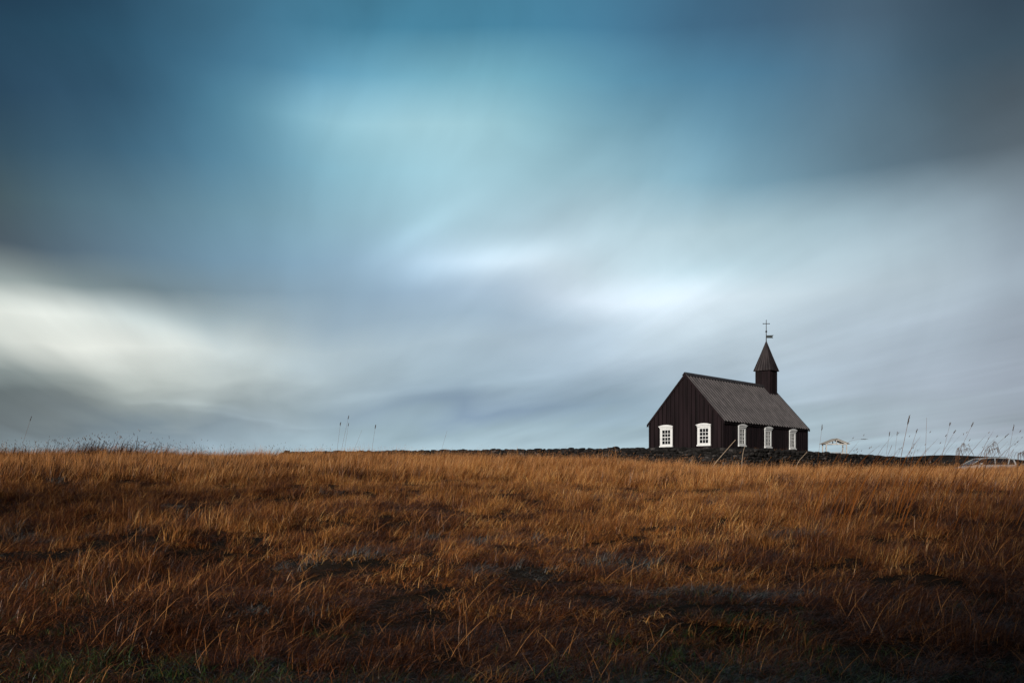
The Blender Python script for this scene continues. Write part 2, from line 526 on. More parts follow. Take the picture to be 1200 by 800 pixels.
# wispy heads along the crest on the left and a few beyond the wall's foot
n = 420
x = rng.uniform(-44, -14, n); y = rng.uniform(62, 80, n)
k = rng.uniform(0, 1, n) < np.clip((-x - 8) / 22, .10, 1)
x, y = x[k], y[k]; n = len(x)
P.append(np.stack([x, y, ground_z(x, y)], 1)); I.append(np.full(n, 18)); RO.append(np.stack([rng.normal(0, .1, n), rng.normal(0, .1, n), rng.normal(0, .3, n)], 1))
S.append(np.repeat((rng.uniform(.7, 1.25, n) * (1 + .35 * np.exp(-((x / y + .39) / .05) ** 2)))[:, None], 3, 1))
n = 70
x = rng.uniform(-14, 38, n); y = rng.uniform(60, 67, n)
P.append(np.stack([x, y, ground_z(x, y)], 1)); I.append(np.full(n, 18)); RO.append(np.stack([rng.normal(0, .1, n), rng.normal(0, .1, n), rng.normal(0, .3, n)], 1))
S.append(np.repeat(rng.uniform(.5, .8, n)[:, None], 3, 1))
# thin taller grasses standing here and there on the near slope
n = 46
y = rng.uniform(19, 25, n)
sx_ = np.where(rng.uniform(0, 1, n) < 2, rng.uniform(.30, .52, n), rng.uniform(-.19, -.12, n))
x = sx_ * y
P.append(np.stack([x, y, ground_z(x, y)], 1)); I.append(np.full(n, 19)); RO.append(np.stack([rng.normal(0, .08, n), rng.normal(0, .08, n), rng.normal(0, .4, n)], 1))
S.append(np.repeat(rng.uniform(1.4, 1.95, n)[:, None], 3, 1))
# taller clumps at the foot of the wall
n = 190
x = rng.uniform(-6, 43, n); y = rng.uniform(64, 68.3, n) + 5 * (x > 34)
k = vnoise(x / 1.3, y * 0 + 4, 51) > .05
x, y = x[k], y[k]; n = len(x)
P.append(np.stack([x, y, ground_z(x, y)], 1)); I.append(12 + rng.integers(0, 4, n)); RO.append(np.stack([rng.normal(0, .1, n), rng.normal(0, .1, n), rng.normal(0, .4, n)], 1))
S.append(np.repeat(rng.uniform(.8, 1.15, n)[:, None], 3, 1) * np.array([.8, .8, 1.35]))
# dry grass on top of the wall below the side windows
n = 60
t = rng.uniform(1.5, 17, n); e = rng.uniform(-.2, .25, n)
q = CORNER[None, :] + t[:, None] * U[None, :] + e[:, None] * V[None, :]
P.append(np.stack([q[:, 0], q[:, 1], np.full(n, EYE + 2.52)], 1)); I.append(12 + rng.integers(0, 4, n)); RO.append(np.stack([rng.normal(0, .1, n), rng.normal(0, .1, n), rng.normal(0, .4, n)], 1))
S.append(np.repeat(rng.uniform(.25, .5, n)[:, None], 3, 1) * np.array([1, 1, .8]))
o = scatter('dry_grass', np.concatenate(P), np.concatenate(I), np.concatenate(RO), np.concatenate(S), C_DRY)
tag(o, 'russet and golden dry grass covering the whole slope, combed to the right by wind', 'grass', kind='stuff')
o = scatter('green_turf', np.concatenate(TP), np.concatenate(TI), np.concatenate(TR), np.concatenate(TS), C_TURF)
tag(o, 'short dark green turf along the bottom edge of the field', 'turf', kind='stuff')
o = scatter('silver_grass', np.concatenate(KP), np.concatenate(KI), np.concatenate(KR), np.concatenate(KS), C_GREY)
tag(o, 'small patches of flattened grey silvery leaves among the russet grass', 'grass', kind='stuff')

# ------------------------------------------------------------------ the church
church = empty('church', (CX, CY, Z0), YAW)
tag(church, 'small black timber church with white sash windows, corrugated roof and slender spire', 'church')

bm = bmesh.new()
SL = (ZR - ZE) / (W / 2 + .213)                 # roof slope
zt = lambda b: ZE + SL * (min(b, W - b) + .213)   # roof surface above the wall line
D = .16
prism(bm, [(0, 0, -.1), (0, W, -.1), (0, W, zt(W) - D), (0, W / 2, ZR - D), (0, 0, zt(0) - D)], (L, 0, 0))
build('wall', bm, M['joint_shade'], church)
bm = bmesh.new()
GB = 17
for i in range(GB):                               # upright boards of the gables, joints left open between them
    b0 = .095 + (W - .19) * i / GB + .028; b1 = .095 + (W - .19) * (i + 1) / GB - .028
    h0, h1 = zt(b0) - D - .10, zt(b1) - D - .10
    for x0, x1 in ((-.055, .004), (L - .004, L + .055)):
        pts = [(x0, b0, -.095), (x0, b1, -.095), (x0, b1, h1), (x0, b0, h0)]
        if b0 < W / 2 < b1: pts.insert(3, (x0, W / 2, zt(W / 2) - D - .10))
        prism(bm, pts, (x1 - x0, 0, 0))
LB = 38
for i in range(LB):                               # and of the long walls
    a0 = .095 + (L - .19) * i / LB + .028; a1 = .095 + (L - .19) * (i + 1) / LB - .028
    for y0, y1 in ((-.055, .004), (W - .004, W + .055)):
        box(bm, a0, a1, y0, y1, -.095, zt(0) - D - .06)
for ca, cb in ((-.06, -.06), (-.06, W - .06), (L - .06, -.06), (L - .06, W - .06)):
    box(bm, ca - .002, ca + .122, cb - .002, cb + .122, -.097, zt(0) - D - .012)
box(bm, -.075, L + .075, -.075, W + .075, -.16, -.098)
build('cladding', bm, M['board'], church)

bm = bmesh.new()
box(bm, -.02, L + .02, -.02, W + .02, -.9, -.162)
build('foundation', bm, M['base_stone'], church)

# corrugated roof: ribs run down the slope
bm = bmesh.new()
OV, OE, TH = .11, .213, .05
per = .447
nr = int(round((L + 2 * OV) / per))
for side in (0, 1):
    prof = []
    for i in range(nr):
        x0 = -OV + (L + 2 * OV) * i / nr
        for q, hh in ((0.0, .0), (.06, .0), (.085, .085), (.275, .085), (.30, .0)):
            prof.append((x0 + q, hh - .072))
    prof.append((L + OV, -.072))
    yr, ye = W / 2, (-OE if side == 0 else W + OE)
    nrm = Vector((0, -SL if side == 0 else SL, 1)).normalized()
    top0, top1, bot0, bot1 = [], [], [], []
    for xx, hh in prof:
        top0.append(bm.verts.new(Vector((xx, yr, ZR)) + nrm * hh))
        top1.append(bm.verts.new(Vector((xx, ye, ZE)) + nrm * hh))
        bot0.append(bm.verts.new(Vector((xx, yr, ZR)) + nrm * (hh - .014)))
        bot1.append(bm.verts.new(Vector((xx, ye, ZE)) + nrm * (hh - .014)))
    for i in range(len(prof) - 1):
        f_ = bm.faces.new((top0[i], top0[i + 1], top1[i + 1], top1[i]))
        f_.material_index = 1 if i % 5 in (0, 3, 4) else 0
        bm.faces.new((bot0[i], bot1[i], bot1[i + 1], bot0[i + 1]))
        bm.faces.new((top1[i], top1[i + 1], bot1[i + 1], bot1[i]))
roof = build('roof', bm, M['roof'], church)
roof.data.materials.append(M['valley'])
bm = bmesh.new()
e_ = -OV - .02
cap = [(e_, W / 2 - .22, ZR - .22 * SL + .05), (e_, W / 2 - .22, ZR - .22 * SL + .08), (e_, W / 2 - .04, ZR + .055), (e_, W / 2, ZR + .072), (e_, W / 2 + .04, ZR + .055),
       (e_, W / 2 + .22, ZR - .22 * SL + .08), (e_, W / 2 + .22, ZR - .22 * SL + .05), (e_, W / 2, ZR + .03)]
prism(bm, cap, (L + 2 * OV + .04, 0, 0))
build('ridge_cap', bm, M['ridge'], roof)
for a0, a1 in ((-OV - .01, -.062), (L + .062, L + OV + .01)):
    for s in (0, 1):
        bm = bmesh.new()
        f = (lambda y: y) if s == 0 else (lambda y: W - y)
        prism(bm, [(a0, f(-OE), ZE - .04), (a0, f(W / 2), ZR - .04), (a0, f(W / 2), ZR - .28), (a0, f(-OE), ZE - .25)], (a1 - a0 - .004, 0, 0))
        build('bargeboard', bm, M['board'], church)
bm = bmesh.new()
for y0, y1 in ((-OE + .02, -.03), (W + .03, W + OE - .02)):
    box(bm, -.02, L + .02, y0, y1, ZE - .20, ZE - .145)
build('eaves_board', bm, M['board'], church)


def window(origin, ax, nrm, w=1.134, zb=.93, ztp=2.66, label=None):
    """white sash window: moulded casing with a low arched cornice, 3 by 4 panes"""
    o = Vector(origin); ax = Vector(ax); nrm = Vector(nrm)
    P3 = lambda s, z, d: o + ax * s + Vector((0, 0, z)) + nrm * d

    def bar(bm, s0, s1, z0, z1, d0, d1):
        prism(bm, [P3(s0, z0, d0), P3(s1, z0, d0), P3(s1, z1, d0), P3(s0, z1, d0)], nrm * (d1 - d0))
    h = w / 2
    zc = ztp - .27                 # underside of the cornice
    bm = bmesh.new()
    bar(bm, -h, -h + .145, zb + .10, zc, .0, .052)
    bar(bm, h - .145, h, zb + .10, zc, .0, .052)
    bar(bm, -h + .145, h - .145, zc - .09, zc, .0, .049)
    bar(bm, -h + .145, h - .145, zb + .10, zb + .17, .0, .049)
    bar(bm, -h - .03, h + .03, zb, zb + .10, .0, .12)          # sill
    frame = build('window', bm, M['white'], church)
    # cornice: low arched pediment
    bm = bmesh.new()
    pts = [P3(-h - .015, zc, .0), P3(h + .015, zc, .0), P3(h + .02, zc + .07, .0)]
    for i in range(9):
        t = 1 - 2 * i / 8
        pts.append(P3(t * (h + .06), zc + .15 + .10 * (1 - t * t), .0))
    pts.append(P3(-h - .02, zc + .07, .0))
    prism(bm, pts, nrm * .11)
    pts = [P3(-h - .085, zc + .115, .11), P3(h + .085, zc + .115, .11)]
    for i in range(9):
        t = 1 - 2 * i / 8
        pts.append(P3(t * (h + .09), zc + .16 + .11 * (1 - t * t), .11))
    prism(bm, pts, nrm * .05)
    build('cornice', bm, M['white'], frame)
    # sash bars
    bm = bmesh.new()
    s0, s1, z0, z1 = -h + .145, h - .145, zb + .17, zc - .09
    bar(bm, s0, s0 + .055, z0, z1, .0, .05); bar(bm, s1 - .055, s1, z0, z1, .0, .05)
    bar(bm, s0 + .055, s1 - .055, z0, z0 + .055, .0, .05); bar(bm, s0 + .055, s1 - .055, z1 - .055, z1, .0, .05)
    for i in (1, 2):
        s = s0 + .055 + (s1 - s0 - .11) * i / 3
        bar(bm, s - .018, s + .018, z0 + .055, z1 - .055, .012, .030)
    for i in (1, 2, 3):
        z = z0 + .055 + (z1 - z0 - .11) * i / 4
        t = .030 if i == 2 else .019
        bar(bm, s0 + .055, s1 - .055, z - t, z + t, .012, .028)
    build('sash', bm, M['white'], frame)
    bm = bmesh.new()
    bar(bm, s0 + .02, s1 - .02, z0 + .02, z1 - .02, .006, .0115)
    build('pane', bm, M['glass'], frame)


GWI = 1.675
for b in (W / 2 + GWI, W / 2 - GWI):
    window((-.050, b, 0), (0, -1, 0), (-1, 0, 0))
for a in (2.779, 7.074, 11.44):
    window((a, -.050, 0), (1, 0, 0), (0, -1, 0))
    window((a, W + .050, 0), (-1, 0, 0), (0, 1, 0))

# tower over the far gable
TA, TB, TW = 13.30, W / 2, 1.34
hw = TW / 2
bm = bmesh.new()
box(bm, TA - hw, TA + hw, TB - hw, TB + hw, 5.2, 7.86)
for i in range(6):
    q = -hw + .03 + (TW - .06) * i / 5
    for (x0, x1, y0, y1) in ((TA - hw - .025, TA - hw + .002, TB + q - .03, TB + q + .03), (TA + hw - .002, TA + hw + .025, TB + q - .03, TB + q + .03),
                             (TA + q - .03, TA + q + .03, TB - hw - .025, TB - hw + .002), (TA + q - .03, TA + q + .03, TB + hw - .002, TB + hw + .025)):
        box(bm, x0, x1, y0, y1, 5.3, 7.83)
tower = build('tower', bm, M['board'], church)
bm = bmesh.new()
hs_ = .82
ap = Vector((TA, TB, 10.55))
nper = 6
ring = []
cor = [(-1, -1), (1, -1), (1, 1), (-1, 1)]
for k in range(4):
    a0, a1 = Vector(cor[k]), Vector(cor[(k + 1) % 4])
    nn = Vector(((a0 + a1).x / 2, (a0 + a1).y / 2))
    for i in range(nper * 4):
        t = i / (nper * 4)
        q = a0.lerp(a1, t) * hs_ + nn * (.02 * (1 - math.cos(2 * math.pi * i / 4)) if i else 0)
        ring.append(q)
lo = [bm.verts.new((TA + q.x, TB + q.y, 7.87)) for q in ring]
md_ = [bm.verts.new((TA + q.x * .5, TB + q.y * .5, (7.87 + 10.55) / 2 - .03)) for q in ring]
hi = [bm.verts.new((TA + q.x * .03, TB + q.y * .03, 10.47)) for q in ring]
un = [bm.verts.new((TA + q.x * .97, TB + q.y * .97, 7.84)) for q in ring]
for r0, r1 in ((lo, md_), (md_, hi)):
    for i in range(len(ring)):
        j = (i + 1) % len(ring)
        bm.faces.new((r0[i], r0[j], r1[j], r1[i]))
for i in range(len(ring)):
    j = (i + 1) % len(ring)
    bm.faces.new((un[i], un[j], lo[j], lo[i]))
bm.faces.new(un[::-1]); bm.faces.new(hi)
build('spire', bm, M['spire'], tower)
bm = bmesh.new()
tube(bm, [(TA, TB, 10.3), (TA, TB, 10.6), (TA, TB, 11.35), (TA, TB, 12.32)], [.05, .04, .032, .026], 8)
bmesh.ops.create_uvsphere(bm, u_segments=12, v_segments=8, radius=.085, matrix=Matrix.Translation((TA, TB, 11.3)))
# the arms face the viewer's side: across the church's diagonal
ca_ = Vector((math.cos(-YAW), math.sin(-YAW), 0))
c0 = Vector((TA, TB, 11.98))
tube(bm, [c0 - ca_ * .27, c0 + ca_ * .27], .028, 6)
for e in (-1, 1):
    bmesh.ops.create_uvsphere(bm, u_segments=8, v_segments=6, radius=.045, matrix=Matrix.Translation(c0 + ca_ * (.27 * e)))
build('cross', bm, M['iron'], tower)
bm = bmesh.new()
q0 = Vector((TA, TB, 10.74))
pts = [q0 + ca_ * .03, q0 + ca_ * .60 + Vector((0, 0, -.01)), q0 + ca_ * .52 + Vector((0, 0, .12)), q0 + ca_ * .66 + Vector((0, 0, .25)), q0 + ca_ * .03 + Vector((0, 0, .23))]
prism(bm, [p + Vector((ca_.y, -ca_.x, 0)) * .012 for p in pts], Vector((-ca_.y, ca_.x, 0)) * .024)
build('weathervane', bm, M['copper'], tower)

# ------------------------------------------------------------------ drystone wall of the churchyard
ico = bmesh.new()
bmesh.ops.create_icosphere(ico, subdivisions=2, radius=1)
ICO_V = np.array([v.co[:] for v in ico.verts]); ICO_F = np.array([[v.index for v in f.verts] for f in ico.faces])
ico.free()


def stones(centres, sizes, yaws, tints):
    VV, FF, CC = [], [], []
    base = 0
    for c, s, yw, ti in zip(centres, sizes, yaws, tints):
        v = ICO_V.copy()
        v = np.sign(v) * np.abs(v) ** .72
        k = rng.normal(0, 1, (4, 3)); ph = rng.uniform(0, 6, 4)
        v = v * (1 + .09 * sum(np.sin(v @ (k[i] * 1.7) + ph[i]) for i in range(4)))[:, None]
        v = v * s
        tl = rng.normal(0, .18)
        cx, sx = math.cos(tl), math.sin(tl)
        v = np.stack([v[:, 0] * cx - v[:, 2] * sx, v[:, 1], v[:, 0] * sx + v[:, 2] * cx], 1)
        cy, sy = math.cos(yw), math.sin(yw)
        v = np.stack([v[:, 0] * cy - v[:, 1] * sy, v[:, 0] * sy + v[:, 1] * cy, v[:, 2]], 1) + c
        VV.append(v); FF.append(ICO_F + base); base += len(v)
        CC.append(np.repeat(np.array([[*ti, 1.0]]), len(v), 0))
    return np.concatenate(VV), np.concatenate(FF), np.concatenate(CC)


def top_z(arm, t):
    if arm == 'u':
        return 2.60
    return np.interp(t, [0, 7, 17, 24.5, 36, 51], [2.60, 2.80, 2.93, 3.06, 3.25, 3.48])


cs_, ss_, ys_, ts_ = [], [], [], []
core = bmesh.new()
for arm, dirv, length, yw in (('u', U, 46, YAW), ('v', V, 51, YAW + math.pi / 2)):
    other = V if arm == 'u' else U
    t = 0.0
    for k in range(int(length)):
        t0, t1 = k + .0, k + 1.02
        pts = []
        for tt in (t0, t1):
            for e in (-.30, .30):
                q = CORNER + dirv * tt + other * e
                gz = float(ground_z(q[0], q[1])) - .3
                zt_ = EYE + float(top_z(arm, tt)) - .16
                pts += [Vector((q[0], q[1], gz)), Vector((q[0], q[1], zt_))]
        vsx = [core.verts.new(p) for p in pts]
        for f in ((0, 1, 3, 2), (4, 6, 7, 5), (0, 4, 5, 1), (2, 3, 7, 6), (1, 5, 7, 3)):
            core.faces.new([vsx[i] for i in f])
    for face in (-.36, .36):
        for row in range(8):
            t = rng.uniform(0, .2)
            while t < length:
                ln = rng.uniform(.22, .52)
                q = CORNER + dirv * (t + ln / 2) + other * (face + rng.normal(0, .035))
                zt_ = EYE + float(top_z(arm, t))
                hgt = .175
                z = zt_ - .12 - row * hgt * 1.0 + rng.normal(0, .02)
                if z > float(ground_z(q[0], q[1])) - .1:
                    cs_.append((q[0], q[1], z)); ss_.append((ln * .54, rng.uniform(.13, .2), hgt * rng.uniform(.48, .68)))
                    ys_.append(yw + rng.normal(0, .10))
                    g_ = rng.uniform(.004, .019) * (3.0 if rng.uniform() < .10 else 1)
                    ts_.append((g_ * 1.06, g_ * .98, g_ * .95))
                t += ln * .92
    t = 0
    while t < length:                                   # top course
        ln = rng.uniform(.25, .6)
        q = CORNER + dirv * (t + ln / 2) + other * rng.normal(0, .12)
        cs_.append((q[0], q[1], EYE + float(top_z(arm, t)) - .06 + rng.normal(0, .035)))
        ss_.append((ln * .55, rng.uniform(.25, .38), rng.uniform(.07, .14))); ys_.append(yw + rng.normal(0, .15))
        g_ = rng.uniform(.004, .015) * (3 if rng.uniform() < .06 else 1)
        ts_.append((g_ * 1.06, g_ * .97, g_ * .93))
        t += ln * .85
for k in range(60):                                     # quoins at the corner
    q = CORNER + U * rng.uniform(-.45, .1) + V * rng.uniform(-.45, .1)
    cs_.append((q[0], q[1], EYE + 2.5 - rng.uniform(0, 1.4))); ss_.append((rng.uniform(.18, .32), rng.uniform(.16, .25), rng.uniform(.08, .15)))
    ys_.append(YAW + rng.normal(0, .3)); g_ = rng.uniform(.006, .022); ts_.append((g_ * 1.06, g_ * .98, g_ * .95))
vv, ff, cc = stones(cs_, ss_, ys_, ts_)
core.verts.ensure_lookup_table(); core.verts.index_update()
cv = np.array([v.co[:] for v in core.verts]); cf = [[v.index for v in f.verts] for f in core.faces]
core.free()
me = bpy.data.meshes.new('stone_wall')
me.from_pydata(np.concatenate([vv, cv]).tolist(), [], ff.tolist() + [[i + len(vv) for i in f] for f in cf])
ca = me.color_attributes.new('tint', 'FLOAT_COLOR', 'POINT')
cc = np.concatenate([cc, np.repeat(np.array([[.008, .007, .006, 1.]]), len(cv), 0)])
ca.data.foreach_set('color', cc.astype(np.float32).ravel())
wall = link_mesh('stone_wall', me, M['stone'])
tag(wall, 'low dark drystone wall of lava stones running in front of the church', 'stone wall')

# ------------------------------------------------------------------ lych gate beyond the wall
GYD = 86.0
gl, gr = at(965.5, 520, GYD), at(990.5, 520, GYD)
gz = float(ground_z((gl.x + gr.x) / 2, GYD))
gate = empty('churchyard_gate', ((gl.x + gr.x) / 2, GYD, gz), R(8))
tag(gate, 'white open gateway with a low pitched top standing right of the church', 'gate')
gw_ = (gr.x - gl.x) / 2
ze_ = EYE + (HY - 518.5) / F * GYD - gz
za_ = EYE + (HY - 513.6) / F * GYD - gz
for sx in (-1, 1):
    for dy in (-.35, .35):
        bm = bmesh.new()
        box(bm, sx * gw_ - .038, sx * gw_ + .038, dy - .038, dy + .038, -.3, ze_ - .16)
        build('post', bm, M['gatewood'], gate)
for dy in (-.35, .35):
    bm = bmesh.new()
    box(bm, -gw_ - .12, gw_ + .12, dy - .03, dy + .03, ze_ - .158, ze_ - .085)
    box(bm, -.03, .03, dy - .028, dy + .028, ze_ - .083, za_ - .13)
    for sg in (-1, 1):
        prism(bm, [(sg * (gw_ + .1), dy - .026, ze_ - .082), (sg * (gw_ - .12), dy - .026, ze_ - .082), (sg * .035, dy - .026, za_ - .14), (sg * .035, dy - .026, za_ - .07)], (0, .052, 0))
    build('gable_truss', bm, M['gatewood'], gate)
bm = bmesh.new()
for s in (-1, 1):
    prism(bm, [(s * (gw_ + .25), -.5, ze_ - .09), (0, -.5, za_), (0, -.5, za_ - .035), (s * (gw_ + .25), -.5, ze_ - .125)], (0, 1.0, 0))
build('roof', bm, M['gateroof'], gate)
for s in (-1, 1):
    bm = bmesh.new()
    for k in range(5):
        a0 = s * (.06 + k * (gw_ - .2) / 4.4)
        box(bm, a0 - .025, a0 + .025, -.37, -.34, .1, .95)
    box(bm, min(s * .03, s * (gw_ - .06)), max(s * .03, s * (gw_ - .06)), -.338, -.31, .75, .82)
    box(bm, min(s * .03, s * (gw_ - .06)), max(s * .03, s * (gw_ - .06)), -.338, -.31, .22, .29)
    build('gate_leaf', bm, M['gatewood'], gate)


# ------------------------------------------------------------------ cars
def loft(bm, secs):
    """secs: list of closed rings (same count) joined one to the next, ends capped"""
    rings = [[bm.verts.new(p) for p in s] for s in secs]
    n = len(rings[0])
    for a, b in zip(rings, rings[1:]):
        for i in range(n):
            bm.faces.new((a[i], b[i], b[(i + 1) % n], a[(i + 1) % n]))
    bm.faces.new(rings[0]); bm.faces.new(rings[-1][::-1])


def car(loc, rz, paint, label, size=1.0):
    """estate car, nose towards -x"""
    root = empty('parked_car', loc, rz)
    tag(root, label, 'car', 'cars parked right of the church')
    bm = bmesh.new()
    prof = [(-2.25, .42, .62), (-2.2, .30, .74), (-1.5, .22, .90), (-.95, .22, .98), (0, .22, .97), (1.3, .22, .98), (2.05, .24, .98), (2.2, .36, .90)]
    secs = []
    for x, zl, zh in prof:
        w = .80 if abs(x) > 2.1 else .88
        secs.append([(x, -w, zl), (x, -w - .02, (zl + zh) / 2), (x, -w + .06, zh - .05), (x, -w + .16, zh), (x, w - .16, zh), (x, w - .06, zh - .05), (x, w + .02, (zl + zh) / 2), (x, w, zl)])
    loft(bm, secs)
    body = build('body', bm, paint, root, True)
    # cabin: glass block, pillars and roof panel
    bm = bmesh.new()
    loft(bm, [[(x, -w0, z0), (x, -w1, z1), (x, w1, z1), (x, w0, z0)] for x, w0, z0, w1, z1 in
              ((-1.45, .74, .955, .74, .965), (-.55, .76, .955, .62, 1.43), (.3, .77, .955, .63, 1.47), (1.4, .77, .955, .62, 1.43), (1.98, .74, .955, .60, .965 + .36))])
    build('glass', bm, M['carglass'], root)
    bm = bmesh.new()
    loft(bm, [[(x, -w, z), (x, -w + .05, z + .045), (x, w - .05, z + .045), (x, w, z)] for x, w, z in
              ((-.66, .63, 1.40), (-.50, .65, 1.455), (.3, .66, 1.485), (1.35, .65, 1.45), (1.95, .62, 1.36))])
    build('roof', bm, paint, root, True)
    for s in (-1, 1):
        bm = bmesh.new()
        tube(bm, [(-1.5, s * .77, .97), (-1.05, s * .72, 1.22), (-.62, s * .65, 1.43), (.3, s * .665, 1.49), (1.4, s * .65, 1.455), (1.95, s * .62, 1.37)], .028, 6)
        build('roof_pillar', bm, paint, root)
        for p0, p1, r in (((.39, s * .775, .98), (.42, s * .655, 1.47), .04), ((1.42, s * .775, .98), (1.60, s * .645, 1.42), .05), ((2.06, s * .75, .97), (1.95, s * .62, 1.37), .06)):
            bm = bmesh.new()
            tube(bm, [p0, p1], r, 6)
            build('door_pillar', bm, paint, root)
        bm = bmesh.new()
        tube(bm, [(-.35, s * .58, 1.50), (-.25, s * .58, 1.56), (1.35, s * .58, 1.545), (1.45, s * .58, 1.49)], .018, 6)
        build('roof_rail', bm, M['trim'], root)
        bm = bmesh.new()
        box(bm, -.95, -.78, s * .98 - .1, s * .98 + .1, .98, 1.10)
        box(bm, -.90, -.84, s * .86 - .08, s * .86 + .08, .97, 1.01)
        build('wing_mirror', bm, paint, root)
        for x in (-1.4, 1.35):
            bm = bmesh.new()
            bmesh.ops.create_cone(bm, cap_ends=True, segments=24, radius1=.32, radius2=.32, depth=.2,
                                  matrix=Matrix.Translation((x, s * .80, .32)) @ Matrix.Rotation(R(90), 4, 'X'))
            wh = build('wheel', bm, M['rubber'], root)
            bm = bmesh.new()
            bmesh.ops.create_cone(bm, cap_ends=True, segments=16, radius1=.2, radius2=.17, depth=.03,
                                  matrix=Matrix.Translation((x, s * .915, .32)) @ Matrix.Rotation(R(90) * s, 4, 'X'))
            build('rim', bm, M['silver'], wh)
        bm = bmesh.new()
        box(bm, -2.262, -2.16, s * .62 - .14, s * .62 + .14, .56, .68)
        build('headlight', bm, M['glass'], root)
        bm = bmesh.new()
        box(bm, 2.12, 2.215, s * .72 - .09, s * .72 + .09, .62, .88)
        build('tail_light', bm, M['trim'], root)
    root.scale = (size, size, size)
    return root


cp = at(1154.5, 540, 80)
car((cp.x, cp.y, EYE + 34.6 / F * 80 - 1.535), R(4), M['silver'], 'silver estate car half hidden behind the grass at the right, roof and dark windows showing')
cp = at(1217, 540, 84)
car((cp.x, cp.y, EYE + 32.5 / F * 84 - 1.535), R(-24), M['blackcar'], 'dark parked car at the right edge, only its black roof showing over the grass')


# ------------------------------------------------------------------ tall stems that stand out one by one
def stem(top, base, Y, head, label, rad=.0055, mat='stem', bend=0.0, hr=.016, ext=.55, via=None):
    """dry stalk whose upper part runs from base to top (pixels of the photograph) at depth Y"""
    T = at(*top, Y); B = at(*base, Y)
    bx = B.x - (T.x - B.x) * ext
    by = Y + random.uniform(-.25, .25)
    G = Vector((bx, by, float(ground_z(bx, by)) - .05))
    if mat == 'stem': rad *= .60; hr *= .68
    root = empty('grass_stem', G)
    tag(root, label, 'grass stem', 'tall dry stems standing above the grass')
    pts = [G]
    mid = G.lerp(B, .55); mid.x = G.x + (B.x - G.x) * .42
    pts += [mid, B]
    if via is not None:
        pts += [at(*v, Y) for v in via]
    else:
        c = B.lerp(T, .5); c.x -= bend
        pts += [c]
    pts.append(T)
    for _ in range(2):                       # round the corners
        q = [pts[0]]
        for a, b in zip(pts, pts[1:]):
            q += [a.lerp(b, .25), a.lerp(b, .75)]
        q.append(pts[-1]); pts = q
    pts = [p - G for p in pts]
    bm = bmesh.new()
    n = len(pts)
    tube(bm, pts, [rad * (1.25 - .6 * i / (n - 1)) for i in range(n)], 5)
    build('stalk', bm, M[mat], root)
    if head:
        d = (pts[-1] - pts[-3]).normalized()
        bm = bmesh.new()
        e = pts[-1] + d * head * .12
        s0 = pts[-1] - d * head * .88
        m = 8
        rr = [hr * (.25 + .75 * math.sin(math.pi * min(1, (i + .6) / m * .96)) ** .7) * random.uniform(.8, 1.15) for i in range(m + 1)]
        tube(bm, [s0.lerp(e, i / m) + Vector((random.gauss(0, .003), 0, random.gauss(0, .003))) for i in range(m + 1)], rr, 6)
        for i in range(26):
            p = s0.lerp(e, random.random()); a = random.uniform(0, 6.28)
            sd = Vector((math.cos(a), math.sin(a), 0))
            tube(bm, [p, p + d * .03 + sd * hr * 1.5], [.003, .0012], 3)
        build('seed_head', bm, M['head'], root)
    return root


Yr = 22.0
stem((1065.5, 488), (1056, 534), Yr, .20, 'tallest thick seed-headed stem right of the church, leaning slightly right', .009, hr=.020)
stem((1074.5, 504), (1065, 534), Yr + 1, .07, 'medium stem with small head just right of the tallest thick stem', .006, hr=.014)
stem((1086, 489), (1084.5, 533), Yr + 2, 0, 'bare straight upright stem without a head, right of the tallest thick stem', .006)
stem((1042.5, 507), (1038, 536), Yr + 1, .09, 'short thin stem, first of two left of the tallest thick stem', .0042, hr=.011)
stem((1051.5, 507), (1048, 536), Yr + 2, .08, 'short thin stem nearest the left of the tallest thick stem', .0042, hr=.012)
stem((1113.5, 496), (1104, 534), Yr, .06, 'slim stem with dark tip, steeper of two crossing left of the car', .0045, hr=.015)
stem((1119, 505), (1102.5, 534), Yr + 1, .07, 'leaning stem with dark tip, lower of two crossing left of the car', .005, hr=.017)
stem((1140, 496), (1121, 536), Yr, .09, 'long leaning stem with dark head above the silver car windscreen', .0055, hr=.015)
stem((1188, 499), (1181, 536), Yr + 1, .13, 'upright stem with reddish head near right edge beyond the silver car', .0045, hr=.013)
stem((1181, 509), (1150, 537), Yr + 2, .12, 'strongly leaning stem with dark head above the silver car roof', .0045, hr=.013)
stem((963.5, 499), (958.5, 537), Yr, .12, 'single thin stem with dark head between the church and the white gateway', .0045, hr=.013)
stem((1015.5, 514.3), (984, 534), Yr + 1, .14, 'stem bowed flat to the right, its head lying level right of the white gateway', .0035, hr=.012, via=[(990, 520), (1000, 514.6)])
stem((399, 496), (394.5, 532), Yr, .06, 'leftmost tall thin stem of the cluster on the skyline left of centre', .004, hr=.011)
stem((408.5, 488), (399, 532), Yr + 1, .07, 'tallest thin stem of the cluster on the skyline left of centre', .004, hr=.011)
stem((424, 504), (413, 532), Yr + 2, 0, 'bare leaning stem between the skyline cluster and the lone stem left of centre', .0035)
stem((440, 499), (435, 532), Yr, .07, 'lone straight stem at the right end of the skyline cluster left of centre', .0042, hr=.012)
stem((408.3, 497), (403, 532), Yr + 3, .06, 'thin stem just right of the tallest one in the left skyline cluster', .0036, hr=.009)
stem((36.5, 489), (24, 528), Yr, .10, 'long thin stem alone against the sky near the left edge', .0040, hr=.008)
stem((524, 504), (516, 532), Yr, 0, 'faint bare stem against the sky right of the middle stem cluster', .0030)
stem((862, 515), (840, 540), 60, 0, 'pale dry stalk leaning right across the wall below the church corner', .020, 'stem_pale', ext=.5)
